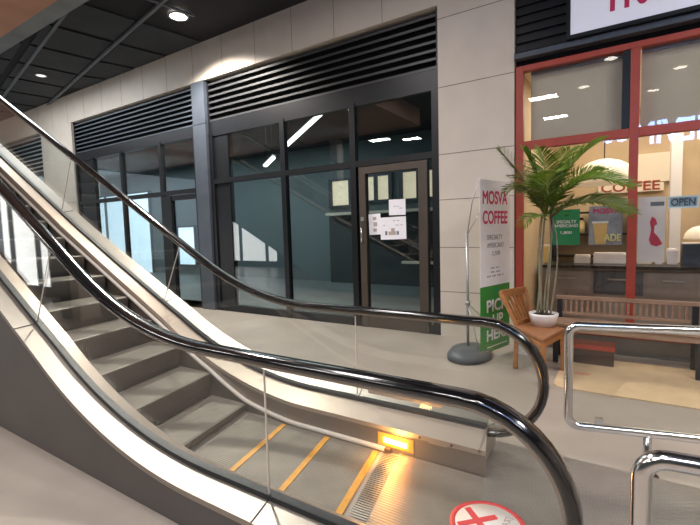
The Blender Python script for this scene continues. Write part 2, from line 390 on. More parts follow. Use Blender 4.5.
LW('window_11', 'glowing pane right of the glass door standing for a mirrored shop window', (427,197), (441,169), 1, 'mirrored_shop')
dsh = thing('display_shelf', 'dark shelving with pale ledges behind the glass door standing for a mirrored shop', 'shelf', (-5,10.0,0))
a, c = PY(330,262,10.0), PY(441,206,10.0)
b = MB(); b.box(a.x,c.x,10.02,10.13,.002,c.z-.12); b.build('back_panel', M['frame'], dsh)
b = MB(); b.box(a.x,c.x,9.85,10.13,c.z-.1,c.z-.03); b.build('ledge', M['cream'], dsh)
e_ = PY(404,262,10.0); b = MB(); b.box(e_.x,c.x,9.85,10.019,e_.z-.03,e_.z+.03); b.build('ledge', M['cream'], dsh)
# strips imitating the reflection of a line light, and a shop downlight
def mirrored_strip(label, a, c):
    a, c = Vector(a), Vector(c); t = thing('mirrored_strip', label, 'light', (a+c)/2, 'strips standing for mirrored line lights')
    b = MB(); b.beam(a, c, .09, .05); b.build('tube', M['led'], t)
    b = MB(); b.beam(a+Vector((0,0,.04)), c+Vector((0,0,.04)), .12, .03); b.build('housing', M['pole'], t)
    b = MB()
    for q in (a*.8+c*.2, a*.2+c*.8): b.tube([q+Vector((0,0,.05)), (q.x,q.y,3.9005)], .008, 6)
    b.build('cable', M['black'], t, split=True)
mirrored_strip('long slanted white strip in the empty shop standing for a mirrored line light', (-6.1,7,3.22), (-4.92,7.0,3.86))
mirrored_strip('short white strip low in the left pane of the wide bay standing for a mirrored light', (-6.6,7,2.93), (-6.33,7.0,3.09))
def downlight(label, x, y, z, r, m, group, power=0, spread=100):
    t = thing('downlight', label, 'light', (x,y,z), group)
    b = MB(); b.lathe((x,y,z-.012), [(r*1.02,.011),(r*1.25,.011),(r*1.25,0),(r*1.02,-.004)], 28, ring=True); b.build('trim_ring', M['pole'], t)
    b = MB(); b.lathe((x,y,z-.008), [(.001,0),(r,0),(r,.006),(.001,.006)], 28); b.build('lens', M[m], t)
    if power:
        l = bpy.data.lights.new('downlight_beam','SPOT'); l.energy = power; l.spot_size = math.radians(spread); l.spot_blend = .6; l.shadow_soft_size = r; l.color = (1,.94,.86)
        lo = bpy.data.objects.new('downlight_beam', l); C.objects.link(lo); lo.location = (0,0,-.03); lo.parent = t
downlight('glaring round downlight in the black ceiling above the fascia', -6.16, 4.67, 5.04, .13, 'lamp', 'mall downlights', 1500, 140)
q = PZ(41,75,5.04); downlight('faint small downlight far off in the grey ceiling panels', q.x, q.y, 5.035, .09, 'lamp_dim', 'mall downlights')
for lab, (x, y) in zip(['downlight of the hall mirrored high in the left cafe pane','downlight of the hall mirrored lower in the left cafe pane','downlight of the hall mirrored high in the right cafe pane','downlight of the hall mirrored lower in the right cafe pane'],
        [(-.28,0.0),(-.925,-1.85),(1.08,-1.65),(.64,-3.4)]):
    downlight(lab, x, y, 5.07, .13, 'lamp', 'mall downlights', 150, 130)
downlight('small downlight in the dim ceiling behind the upper shop pane', -4.6, 7.4, 3.9, .09, 'lamp', 'shop ceiling downlights')
# lit hanging sign of the opposite side, seen mirrored in the cafe glass
t = thing('lit_sign', 'blue-white lit lettering mirrored across the cafe transom', 'sign', (.5,-.8,3.4))
b = MB(); b.box(-.5,2.5,-.86,-.83,3.15,3.85); b.build('board', M['box_blue'], t)
b = MB()
for x in (-.18,.0): b.lathe((x*1.5-.05,-.83,3.5), [(.001,0),(.13,0),(.13,.03),(.001,.03)], 24, (0,1,0))
b.build('emblem', M['sign_blue'], t)
text('lettering', 'OTIEVIM', (2.2,-.82,3.24), (-1,0,0), (0,0,1), 2.0, .52, M['sign_blue'], t, .02, .02)
b = MB()
for x in (-.4,2.3): b.tube([(x,-.845,3.85),(x,-.845,5.07)], .012, 6)
b.build('hanger', M['pole'], t, split=True)

# ================================================================== CAFE
w = sroot('window_10', 'red framed cafe shop front with pale blinds above', 'window', (.8,5.6,0))
b = MB()
b.box(-1.12,-1.035,5.585,5.68,.2,3.39); b.box(-1.034,2.4,5.586,5.68,3.325,3.39); b.box(-1.034,.044,5.586,5.68,2.405,2.50); b.box(.131,2.3,5.586,5.68,2.405,2.50)
b.box(.045,.13,5.583,5.68,.321,3.324); b.box(-1.034,2.4,5.586,5.68,.2,.32); b.box(2.301,2.4,5.585,5.68,.321,3.324)
b.build('frame', M['red'], w, .004)
b = MB(); b.box(-1.12,2.4,5.6,5.7,0,.2); b.build('kick_panel', M['counter'], w)
b = MB(); b.box(-.03,.044,5.60,5.68,2.505,3.32); b.build('blind_edge_rail', M['frame'], w)
for a,c,p,q in ((-1.035,.045,.32,2.405),(.13,2.3,.32,2.405),(-1.035,-.03,2.50,3.325),(.13,2.3,2.50,3.325)):
    b = MB(); b.box(a,c,5.625,5.637,p,q); b.build('pane', M['glass_cafe'], w)
for i,(a,c,l) in enumerate(((-.98,.04,'pale slatted blind behind the left upper cafe pane'),(.135,2.29,'pale slatted blind behind the right upper cafe pane'))):
    t = thing('window_blind', l, 'blind', ((a+c)/2,5.75,2.45), 'blinds behind the upper cafe panes')
    b = MB(); b.box(a+.01,c-.01,5.745,5.757,2.47,3.30); b.build('slat_panel', M['blind'], t)
    b = MB(); b.box(a+.01,c-.01,5.72,5.78,3.30,3.36); b.build('head_rail', M['pole'], t)
b = MB(); b.box(-.16,-.04,5.75-.03,5.73,2.52,3.28); tag(b.build('blind_pull_panel', M['tan']), 'narrow brownish strip beside the left pane mullion', 'panel') if False else b.bm.free()
struct((lambda b: (b.box(-1.11,5.0,5.70,10.2,-.1,0), b.build('floor_cafe', M['tan']))[1])(MB()), 'cafe floor', 'floor')
struct((lambda b: (b.box(-1.11,5.0,9.0,9.2,0,3.6), b.build('wall_cafe_back', M['tan']))[1])(MB()), 'warm tan back wall of the cafe', 'wall')
struct((lambda b: (b.box(-1.11,5.0,5.9,9.0,3.42,3.5), b.build('ceiling_cafe', M['cream']))[1])(MB()), 'cream cafe ceiling', 'ceiling')
struct((lambda b: (b.box(-1.117,-1.111,5.7,9.0,0,3.42), b.build('wall_cafe_left', M['tan']))[1])(MB()), 'left wall of the cafe', 'wall')
struct((lambda b: (b.box(4.9,5.0,5.7,9.0,0,3.42), b.build('wall_cafe_right', M['tan']))[1])(MB()), 'right wall of the cafe', 'wall')
struct((lambda b: (b.box(2.4,6,5.6,5.9,0,5.07), b.build('wall_right', M['stone']))[1])(MB()), 'stone wall right of the cafe front', 'wall')
struct((lambda b: (b.box(-1.128,2.4,5.66,5.95,3.41,5.07), b.build('wall_cafe_header', M['louver_back']))[1])(MB()), 'black header wall over the cafe window', 'wall')
# dark ribbed cladding beside the sign
t = thing('ribbed_cladding', 'black ribbed metal panel left of the cafe sign board', 'cladding', (-.3,5.6,3.6))
b = MB(); b.box(-1.125,-.57,5.63,5.655,3.54,5.06); b.build('back_panel', M['louver_back'], t)
b = MB()
for i in range(14): b.box(-1.12,-.575,5.60,5.629,3.56+i*.105,3.56+i*.105+.07)
b.build('rib', M['frame'], t)
b = MB(); b.box(-1.12,2.4,5.5,5.62,3.455,3.515); b.build('bottom_rail', M['frame_grey'], t)
# sign board
t = thing('shop_sign', 'white light box sign with magenta letters above the cafe', 'sign', (.8,5.45,3.6))
b = MB(); b.box(-.52,2.3,5.45,5.47,3.56,4.42); b.build('face', M['sign_face'], t)
b = MB(); b.box(-.56,2.34,5.44,5.55,3.52,3.558); b.box(-.56,2.34,5.44,5.55,4.422,4.46); b.box(-.56,-.522,5.44,5.55,3.558,4.422); b.box(2.302,2.34,5.44,5.55,3.558,4.422); b.box(-.52,2.3,5.475,5.55,3.56,4.42); b.build('frame', M['frame'], t)
for ch, x, wd in (('M',-.15,.17),('O',.07,.13),('S',.235,.12),('V',.385,.13),('A',.53,.14)):
    text('letter', ch, (x,5.446,3.70), (1,0,0), (0,0,1), wd, .28, M['magenta'], t, .004, .03)
for i,ch in enumerate('COFFEE'): text('letter', ch, (.85+i*.165,5.446,3.70), (1,0,0), (0,0,1), .125, .28, M['magenta'], t, .004, .03)
# posters on the inside of the cafe glass
def PP(px,py): return PY(px,py,5.66)
t = thing('poster', 'green poster with white lettering hanging inside the cafe glass', 'poster', PP(566,227), 'posters on the cafe glass')
a, c = PP(552.5,245), PP(580,209)
b = MB(); b.box(a.x,c.x,5.66,5.664,a.z,c.z); b.build('sheet', M['poster_green'], t)
ww, hh = c.x-a.x, c.z-a.z
text('lettering', 'SPECIALTY\nAMERICANO', (a.x+ww*.06,5.658,a.z+hh*.50), (1,0,0), (0,0,1), ww*.88, hh*.2, M['white'], t, .002, .02)
text('price', '1,800', (a.x+ww*.3,5.658,a.z+hh*.30), (1,0,0), (0,0,1), ww*.42, hh*.09, M['white'], t, .002, .02)
b = MB(); b.lathe((a.x+ww*.52,5.6595,a.z+hh*.86), [(.001,0),(.022,0),(.022,.002),(.001,.002)], 20, (0,-1,0)); b.build('emblem', M['green'], t)
t = thing('poster', 'photo poster of an iced drink cup with a magenta heading', 'poster', PP(605,225), 'posters on the cafe glass')
a, c = PP(588.5,245), PP(623,205); ww, hh = c.x-a.x, c.z-a.z
b = MB(); b.box(a.x,c.x,5.66,5.664,a.z,c.z); b.build('sheet', M['photo_grey'], t)
text('heading', 'MOSVA', (a.x+ww*.13,5.658,a.z+hh*.80), (1,0,0), (0,0,1), ww*.8, hh*.14, M['magenta'], t, .002, .02)
b = MB(); b.prism([(a.x+ww*.2,5.655,a.z+.01),(a.x+ww*.52,5.655,a.z+.01),(a.x+ww*.56,5.655,a.z+hh*.56),(a.x+ww*.13,5.655,a.z+hh*.56)], (0,.004,0)); b.build('cup_picture', M['cup'], t)
b = MB(); b.box(a.x+ww*.1,a.x+ww*.59,5.655,5.659,a.z+hh*.56,a.z+hh*.61); b.build('cup_lid', M['white'], t)
text('caption', 'ADE', (a.x+ww*.46,5.65,a.z+hh*.1), (1,0,0), (0,0,1), ww*.5, hh*.18, M['pale_yellow'], t, .002, .02)
t = thing('poster', 'tall white poster with a pinkish red figure beside the red mullion', 'poster', PP(651,230), 'posters on the cafe glass')
a, c = PP(637,262), PP(666,196); ww, hh = c.x-a.x, c.z-a.z
b = MB(); b.box(a.x,c.x,5.66,5.664,a.z,c.z); b.build('sheet', M['white'], t)
b = MB()
pts = [(.42,.34),(.5,.5),(.44,.62),(.52,.70),(.66,.66),(.72,.58),(.62,.56),(.6,.46),(.78,.38),(.92,.28),(.7,.24),(.5,.27)]
b.prism([(a.x+ww*x,5.657,a.z+hh*z) for x,z in pts], (0,.003,0)); b.build('figure_print', M['pinkred'], t)
b = MB(); b.box(a.x+ww*.45,a.x+ww*.95,5.657,5.66,a.z+hh*.86,a.z+hh*.92); b.build('heading_bar', M['grey_print'], t)
t = thing('open_sign', 'pale blue framed OPEN sign hanging in the cafe window', 'sign', PP(684,200))
a, c = PP(668,208.5), PP(699,195); ww, hh = c.x-a.x, c.z-a.z
b = MB(); b.box(a.x,c.x,5.655,5.672,a.z,a.z+.014); b.box(a.x,c.x,5.655,5.672,c.z-.014,c.z); b.box(a.x,a.x+.014,5.655,5.672,a.z+.014,c.z-.014); b.box(c.x-.014,c.x,5.655,5.672,a.z+.014,c.z-.014); b.build('frame', M['neon'], t)
b = MB(); b.box(a.x+.014,c.x-.014,5.664,5.672,a.z+.014,c.z-.014); b.build('back_panel', M['open_panel'], t)
text('lettering', 'OPEN', (a.x+ww*.1,5.66,a.z+hh*.2), (1,0,0), (0,0,1), ww*.8, hh*.6, M['box_blue'], t, .004, .012)
# cafe interior
t = thing('counter', 'long dark cafe counter with black top and drawer fronts', 'counter', (.6,7.2,0))
b = MB(); b.box(-1.0,4.0,6.82,7.6,.86,.90); b.build('worktop', M['counter_top'], t)
b = MB(); b.box(-1.0,4.0,6.9,7.55,0,.86); b.build('body', M['counter'], t)
for i in range(6):
    b = MB(); b.box(-.95+i*.62,-.37+i*.62,6.885,6.899,.5,.82); dd = b.build('drawer_front', M['frame_grey' if i%2 else 'counter'], t)
    b = MB(); b.box(-.78+i*.62,-.56+i*.62,6.86,6.885,.70,.72); b.build('handle', M['pole'], dd)
def I7(px,py,Y=7.2): return PY(px,py,Y)
def carton(label, p0, p1, m, name='carton', cat='box', Y=7.2, dep=.22, base=.9, grp='goods on the cafe counter'):
    a, c = PY(*p0,Y), PY(*p1,Y); t = thing(name, label, cat, ((a.x+c.x)/2, Y+dep/2, base), grp)
    b = MB(); b.box(a.x,c.x,Y,Y+dep,base,max(c.z,base+.06)); b.build('body', M[m], t, .006)
    b = MB(); b.box(a.x+.01,c.x-.01,Y+.01,Y+dep-.01,max(c.z,base+.06)+.0005,max(c.z,base+.06)+.012); b.build('lid', M['white'], t)
carton('cream lit carton behind the palm stems', (523,264), (549,246), 'box_yellow')
carton('white box on the counter below the green poster', (574,266), (590,256), 'white')
carton('wide white tray box left of the red mullion', (593,266), (626,254), 'paper')
carton('pale box on the counter just right of the red mullion', (637,264), (652,252), 'cream')
carton('white paper bag on the counter by the tall poster', (655,264), (663,246), 'white')
carton('white canister on the counter beneath the OPEN sign', (667,264), (678,250), 'paper')
carton('blue-grey coffee machine at the right end of the counter', (682,264), (706,244), 'box_blue', 'coffee_machine', 'machine')
sh = thing('shelf_unit', 'dark shelf unit behind the palm in the cafe', 'shelf', (-1.0,8.5,0))
b = MB()
for z in (.9,1.28,1.66): b.box(-1.08,.2,8.5,8.9,z,z+.03)
b.build('shelf', M['counter_top'], sh, split=True)
b = MB(); b.box(-1.08,-1.04,8.5,8.9,0,2.0); b.box(.16,.2,8.5,8.9,0,2.0); b.build('side_panel', M['counter_top'], sh, split=True)
for i,(x,l,m) in enumerate(((-1.0,'dark jar at the left end of the cafe shelf','box_brown'),(-.75,'cream jar second on the cafe shelf','box_yellow'),(-.5,'dark jar third on the cafe shelf','box_brown'),(-.2,'white jar on the cafe shelf behind the green poster','white'))):
    t = thing('jar', l, 'jar', (x+.1,8.68,1.31), 'jars on the cafe shelf')
    b = MB(); b.lathe((x+.1,8.68,1.311), [(.001,0),(.09,0),(.09,.2),(.06,.24),(.001,.24)], 20); b.build('body', M[m], t)
    b = MB(); b.lathe((x+.1,8.68,1.552), [(.001,0),(.065,0),(.065,.04),(.001,.04)], 20); b.build('lid', M['black'], t)
def dome(label, px, py, Y, r):
    c = PY(px,py,Y); t = thing('pendant_lamp', label, 'lamp', c, 'white dome lamps in the cafe')
    b = MB(); b.lathe(c, [(r,0),(r*.99,r*.1),(r*.92,r*.36),(r*.75,r*.6),(r*.5,r*.76),(r*.2,r*.85),(.02,r*.87)], 36); b.build('lamp_shade', M['shade'], t)
    b = MB(); b.tube([c+Vector((0,0,r*.87)), (c.x,c.y,3.42)], .008, 8); b.build('cord', M['black'], t)
dome('white dome lamp behind the palm in the left cafe pane', 604, 184, 7.4, .42)
dome('white dome lamp at the right edge beneath the OPEN sign', 703, 239, 7.0, .20)
t = thing('menu_board', 'cream menu board on the cafe back wall with red COFFEE letters', 'board', PY(650,170,8.9))
a, c = PY(636,183,8.92), PY(683,150,8.92)
b = MB(); b.box(a.x,c.x,8.93,8.9995,a.z,c.z); b.build('panel', M['cream'], t)
a, c = PY(598,194,8.90), PY(664,183,8.90)
b = MB(); b.box(a.x,c.x,8.93,8.9995,a.z,c.z+.02); b.build('letter_band', M['cream'], t)
text('lettering', 'COFFEE', (PY(601,191,8.9).x,8.925,PY(630,191,8.9).z), (1,0,0), (0,0,1), PY(660,188,8.9).x-PY(601,188,8.9).x, .16, M['red'], t, .004, .012)
a, c = PY(669,240,8.2), PY(682,183,8.2)
b = MB(); b.box(a.x,c.x,8.2,8.45,0,3.42); struct(b.build('column', M['white']), 'white square column inside the cafe', 'column')

# ================================================================== ESCALATOR
UT, TT, YN, YF, SH = -2.45, .65, 1.42, 2.65, .21
U0, UEND = -8.6, -.44
def slope(Y): return .577 - .034*(Y-YN)
def rz(u, Y):
    s = slope(Y); d = u-UT
    if d <= -TT: return .91 - s*d, -s
    if d >= TT: return .91, 0.0
    return .91 + s*(TT-d)**2/(4*TT), -s*(TT-d)/(2*TT)
def EP(u, Y, d, clamp=0.003):
    """point a perpendicular distance d under the handrail line, on the vertical plane Y"""
    z, g = rz(u, Y); n = math.sqrt(1+g*g)
    uu = u + d*g/n
    return Vector((uu - SH*(Y-YN), Y, max(z - d/n, clamp)))
def table(t, u):
    for (a,p),(c,q) in zip(t,t[1:]):
        if u <= c: return p + (q-p)*max(0,min(1,(u-a)/(c-a)))
    return t[-1][1]
TG = [(-8,.755),(-5,.75),(-3.8,.71),(-3.1,.672),(-2.4,.67),(-1.9,.67)]            # gasket
TI = [(-8,.765),(-5,.757),(-3.8,.72),(-3.2,.692),(-2.45,.715),(-1.9,.735)]        # inner deck edge
TB = [(-8,.85),(-5,.83),(-4.1,.785),(-3.05,.74),(-2.6,.775),(-2.25,.855),(-1.9,.875)]  # brush strip
TAB = {'g':TG,'i':TI,'b':TB}
US = [U0 + i*.4 for i in range(int((-3.4-U0)/.4))] + [-3.4 + i*.05 for i in range(36)] + [-1.6,-1.3,-1.0,-.7,UEND]
def strip(b, sec, us=None, clamp=.003): return b.loft([[EP(u,Y,table(TAB[k],u)+d,clamp) for Y,k,d in sec] for u in (us or US)])
esc = thing('escalator', 'black handrailed glass escalator climbing left past the shops', 'escalator', (-2.5,2.0,0))
# balustrade: deck, gasket, glass, handrail, skirt on either side
JO = [U0,-7.4,-5.4,-3.4,-1.4]
for side, Y, sg in (('near',YN,-1),('far',YF,1)):
    ci = .14 if sg < 0 else .20
    b = MB(); eo = .025 if sg < 0 else -.05; strip(b, [(Y+sg*.155,'g',eo),(Y+sg*.155,'g',eo+.03),(Y+sg*.012,'g',.045),(Y+sg*.012,'g',.012)]); b.smooth = False
    dk = b.build('outer_deck', M['steel'], esc)
    b = MB()
    for u in JO[1:]:
        p = EP(u,Y+sg*.156,table(TG,u)+eo-.001); q = EP(u,Y+sg*.013,table(TG,u)+.011); b.beam(p,q,.006,.004)
    b.build('deck_joint', M['gasket'], dk, split=True)
    b = MB(); strip(b, [(Y-sg*.035,'g',.012),(Y-sg*ci,'i',0),(Y-sg*ci,'i',.03),(Y-sg*.035,'g',.045)]); b.build('inner_deck', M['deck'], esc)
    b = MB(); strip(b, [(Y-sg*.034,'g',-.012),(Y-sg*.034,'g',.04),(Y+sg*.011,'g',.04),(Y+sg*.011,'g',-.012)]); b.build('glass_gasket', M['gasket'], esc)
    b = MB(); strip(b, [(Y-sg*(ci-.002),'i',.031),(Y-sg*(ci-.002),'i',.46),(Y-sg*(ci-.022),'i',.46),(Y-sg*(ci-.022),'i',.031)], clamp=.002)
    sk = b.build('skirt_panel', M['skirt'], esc)
    # brush strip
    b = MB(); us = [u for u in US if u < -1.15] + [-1.10]
    rings = []
    for u in us:
        dd = table(TB,u)
        rings.append([EP(u,Y-sg*yy,dd+e) for yy,e in ((ci-.001,0),(ci+.028,.004),(ci+.028,.02),(ci-.001,.026))])
    b.loft(rings); b.build('brush_strip', M['brush'], sk)
    b = MB(); p = EP(-1.08,Y-sg*.215,.885); b.box(p.x-.02,p.x+.02,Y-.235 if sg>0 else Y+ci,Y-.199 if sg>0 else Y+ci+.035,p.z-.016,p.z+.016); b.build('brush_end_cap', M['box_brown'], sk)
    # end cap of the decks
    p = EP(UEND,Y+sg*.155,.70); q = EP(UEND,Y-sg*.20,.74)
    x = UEND - SH*(Y-YN)
    b = MB(); b.prism([(x,Y+sg*.155,.20),(x,Y-sg*.02,.245),(x,Y-sg*ci,.175),(x,Y-sg*ci,.15),(x+.0,Y-sg*.1,.05),(x,Y+sg*.155,.05)], (.012,0,0)); b.build('deck_end_cap', M['steel'], esc)
    b = MB(); b.box(x-.3,x-.001,min(Y-sg*(ci-.01),Y+sg*.15),max(Y-sg*(ci-.01),Y+sg*.15),.002,.16); b.build('newel_base', M['skirt'], esc)
    # glass panes
    for k,(a,c) in enumerate(zip(JO, JO[1:]+[None])):
        top = []; bot = []
        if c is not None:
            n = 12
            for i in range(n+1):
                u = a+.006+(c-a-.012)*i/n; top.append(EP(u,Y,.03)); bot.append(EP(u,Y,table(TG,u)+.02))
        else:
            for i in range(6):
                u = a+.006+(-.46-a)*i/5; top.append(EP(u,Y,.03)); bot.append(EP(u,Y,table(TG,u)+.02))
            for i in range(1,17):
                th = math.pi/2 - math.pi*i/16*.97; top.append(Vector((-.46+.32*math.cos(th)-SH*(Y-YN),Y,.56+.32*math.sin(th))))
        pts = top + bot[::-1]
        b = MB(); b.prism([p+Vector((0,-.006,0)) for p in pts], (0,.012,0)); b.build('balustrade_pane', M['glass_esc'], esc)
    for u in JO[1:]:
        b = MB(); b.beam(EP(u,Y,.05), EP(u,Y,table(TG,u)+.01), .007, .007, (1,0,0)); b.build('pane_edge_glint', M['brush'], esc)  # pale strips painting the bright glass edge at each pane joint
    # handrail with rounded newel
    path = []
    for u in US:
        if u < -.46: z,g = rz(u,Y); n = math.sqrt(1+g*g); path.append((Vector((u-SH*(Y-YN),Y,z)), Vector((-g/n,0,1/n))))
    R_ = .355
    for i in range(0,23):
        th = math.pi/2 - math.pi*i/22; path.append((Vector((-.46+R_*math.cos(th)-SH*(Y-YN),Y,.555+R_*math.sin(th))), Vector((math.cos(th),0,math.sin(th)))))
    for u in (-.55,-.68): path.append((Vector((u-SH*(Y-YN),Y,.2)), Vector((0,0,-1))))
    sec = [(-.026,-.022),(-.041,-.016),(-.045,.0),(-.040,.014),(-.026,.021),(0,.023),(.026,.021),(.040,.014),(.045,.0),(.041,-.016),(.026,-.022),(.012,-.014),(-.012,-.014)]
    b = MB(); b.smooth = True; b.loft([[p+Vector((0,y_,0))+n_*h_ for y_,h_ in sec] for p,n_ in path]); hr = b.build('handrail', M['rubber'], esc)
    sec = [(-.02,-.036),(.02,-.036),(.02,-.024),(-.02,-.024)]
    b = MB(); b.loft([[p+Vector((0,y_,0))+n_*h_ for y_,h_ in sec] for p,n_ in path]); b.build('handrail_guide', M['steel'], hr)
    # outer cladding down to the floor, with the sloping underside further up
    b = MB(); strip(b, [(Y+sg*.145,'g',eo+.031),(Y+sg*.145,'g',1.52),(Y+sg*.125,'g',1.52),(Y+sg*.125,'g',eo+.031)]); b.build('outer_cladding', M['clad' if sg<0 else 'clad_teal'], esc)
b = MB(); b.loft([[EP(u,Y,d) for Y,d in ((YN-.12,2.23),(YF+.12,2.23),(YF+.12,2.27),(YN-.12,2.27))] for u in [v for v in US if v < -5.9]]); b.build('underside_panel', M['clad_teal'], esc)
# steps
ys0, ys1 = YN+.173, YF-.235
noses = [-1.14,-1.54,-1.95,-2.40] + [-2.82-.405*i for i in range(13)]
for k, u in enumerate(noses):
    if k < 3: z = .008
    elif k == 3: z = .085
    elif k == 4: z = .28
    else: z = .47 + .206*(k-5)
    ub = u - .41
    def SX(uu, Y, zz): return Vector((uu - SH*(Y-YN), Y, zz))
    zb = max(.004, z-.215) if k >= 3 else .003
    b = MB(); b.mi = 0
    # tread
    st = None
    prof = [(ub,z),(u-.02,z),(u-.004,z-.008),(u,z-.02)] if k >= 3 else [(ub,z),(u-.004,z),(u,z-.003)]
    if k >= 3:
        for i in range(1,7):
            f = i/6; prof.append((u+.008*math.sin(f*math.pi)-.045*f*f, z-.02-(z-.02-zb)*f))
        prof += [(ub,zb)]
    else: prof += [(u,.003),(ub,.003)]
    b.loft([[SX(uu,ys0,zz) for uu,zz in prof],[SX(uu,ys1,zz) for uu,zz in prof]])
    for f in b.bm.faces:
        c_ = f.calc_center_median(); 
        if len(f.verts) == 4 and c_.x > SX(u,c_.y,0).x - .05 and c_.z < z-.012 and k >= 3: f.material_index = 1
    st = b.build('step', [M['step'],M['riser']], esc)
    if k < 3:
        zl = z+.002
        b = MB(); b.prism([SX(u-.045,ys0+.01,zl),SX(u-.004,ys0+.01,zl),SX(u-.004,ys1-.01,zl),SX(u-.045,ys1-.01,zl)], (0,0,.003)); b.build('yellow_line', M['yellow'], st)
# comb plate, landing plate, comb teeth
def SXX(u,Y,z): return Vector((u-SH*(Y-YN),Y,z))
b = MB(); b.prism([SXX(-1.00,ys0-.03,.003),SXX(-.45,ys0-.03,.003),SXX(-.45,ys1+.03,.003),SXX(-1.00,ys1+.03,.003)], (0,0,.014)); cp = b.build('comb_plate', M['plate_in'], esc)
b = MB()
n = 44
for i in range(n):
    y = ys0 + (ys1-ys0)*(i+.5)/n; b.hexa([SXX(-1.11,y-.003,.009),SXX(-1.00,y-.006,.009),SXX(-1.00,y+.006,.009),SXX(-1.11,y+.003,.009),SXX(-1.11,y-.003,.013),SXX(-1.00,y-.006,.02),SXX(-1.00,y+.006,.02),SXX(-1.11,y+.003,.013)])
b.build('comb_teeth', M['plate_in'], cp)
b = MB(); b.prism([(-.45,1.05,.003),(1.6,1.05,.003),(1.6,2.93,.003),(-.45-SH*1.5,2.93,.003)], (0,0,.010)); struct(b.build('floor_plate', M['plate'], loc=(.6,2,0)), 'ribbed steel landing plate in the floor at the foot of the escalator', 'floor plate')
# amber running light in the far skirt
p = PY(396,442,YF-.198); lamp_p = p
b = MB(); b.box(p.x-.135,p.x+.13,YF-.205,YF-.1985,p.z-.045,p.z+.045); al = b.build('indicator_light', M['amber_body'], esc, .004); al['label'] = 'glowing amber running light set in the skirt'
b = MB(); b.obox((p.x-.085,YF-.216,p.z-.011),(.165,0,-.006),(0,.011,0),(0,0,.026)); b.build('lens', M['amber'], al)
p2 = PY(436,443,YF-.198)
b = MB(); b.box(p2.x-.05,p2.x+.07,YF-.2005,YF-.1985,p2.z-.012,p2.z+.02); b.build('skirt_label', M['deck'], esc)
b = MB()
for dx in (-.11,.10): b.lathe((p2.x+dx,YF-.199,p2.z+.01), [(.001,0),(.008,0),(.008,.004),(.001,.004)], 12, (0,-1,0))
b.build('screw', M['box_brown'], esc, split=True)
# notice strip on the far glass
a, c = PY(368,393,YF-.012), PY(442,401,YF-.012)
t = thing('glass_notice_strip', 'pale printed notice strip along the foot of the far balustrade glass', 'sticker', (a+c)/2)
zb_ = EP(-1,YF,.66).z
b = MB(); b.box(a.x,c.x,YF-.009,YF-.0065,zb_+.045,zb_+.10); b.build('sheet', M['deck'], t)
b = MB()
for i in range(7): b.box(a.x+.015+i*(c.x-a.x)/7.2,a.x+.055+i*(c.x-a.x)/7.2,YF-.0095,YF-.009,zb_+.055,zb_+.09)
b.build('printed_block', M['tan_print'], t)
# no entry sticker on the landing plate
cx, cy = -.54, 2.05
t = thing('no_entry_sticker', 'round white floor sticker with red ring and cross by the comb plate', 'sticker', (cx,cy,.018))
b = MB(); b.lathe((cx,cy,.0175), [(.001,0),(.158,0),(.158,.0012),(.001,.0012)], 48); b.build('disc', M['sticker'], t)
b = MB(); b.lathe((cx,cy,.0175), [(.158,0),(.185,0),(.185,.0013),(.158,.0013)], 48, ring=True); b.build('ring', M['sticker_red'], t)
b = MB()
for s_ in (1,-1):
    d = Vector((.075,.075*s_,0)); c_ = Vector((cx-.05,cy,.0195+.0004*s_)); b.beam(c_-d, c_+d, .034, .0012)
b.build('cross', M['sticker_red'], t)
text('lettering', '\uc9c4\uc785\uae08\uc9c0', (cx+.105,cy-.10,.0188), (0,1,0), (-1,0,0), .20, .045, M['tan_print'], t, .001, .01)

# ================================================================== BARRIERS
def barrier(label, o, dirv, L, z0, z1, r, foot, rad):
    o = Vector(o); d = Vector(dirv).normalized(); t = thing('glass_barrier', label, 'barrier', (o.x,o.y,0), 'tubular glass barriers at the escalator landing')
    pts = []
    def P(a, z): return Vector((o.x,o.y,0)) + d*a + Vector((0,0,z))
    def arc(ca, cz, t0):
        for i in range(7):
            th = t0 - math.pi/2*i/6; pts.append(P(ca+rad*math.cos(th), cz+rad*math.sin(th)))
    arc(L-rad, z1-rad, math.pi/2); arc(L-rad, z0+rad, 0); arc(rad, z0+rad, -math.pi/2); arc(rad, z1-rad, math.pi)
    b = MB(); b.tube(pts, r, 14, closed=True); fr = b.build('frame', M['chrome'], t)
    b = MB(); a0, a1 = .5*r, L-.5*r
    q = [P(a0,z0+.5*r),P(a1,z0+.5*r),P(a1,z1-.5*r),P(a0,z1-.5*r)]; nrm = Vector((-d.y,d.x,0))
    b.prism([p-nrm*.004 for p in q], nrm*.008); b.build('pane', M['glass_bar'], t)
    for f in foot:
        b = MB(); b.tube([P(f,0.0),P(f,z0)], r*.85, 12); b.lathe(P(f,.0), [(.001,.001),(.06,.001),(.06,.012),(.001,.012)], 20); b.build('foot', M['chrome'], t)
    b = MB()
    for f in (.17,L-.17):
        c_ = P(f,z0+r); b.obox(c_-d*.02-nrm*.014, d*.04, nrm*.028, (0,0,.035))
    b.build('glass_clamp', M['chrome'], t, split=True)
    return t
a = PY(570,329,2.86); 
barrier('farther tubular steel glass barrier standing before the beige mat', (a.x-.005,2.85,0), (1,.24,0), 1.25, .265, .885, .026, (.42,1.0), .06)
a = PY(643,460,1.42)
barrier('nearer tubular steel glass barrier cut off at the lower right corner', (.058,1.40,0), (1,.10,0), 1.25, .25, .845, .026, (.25,1.0), .06)

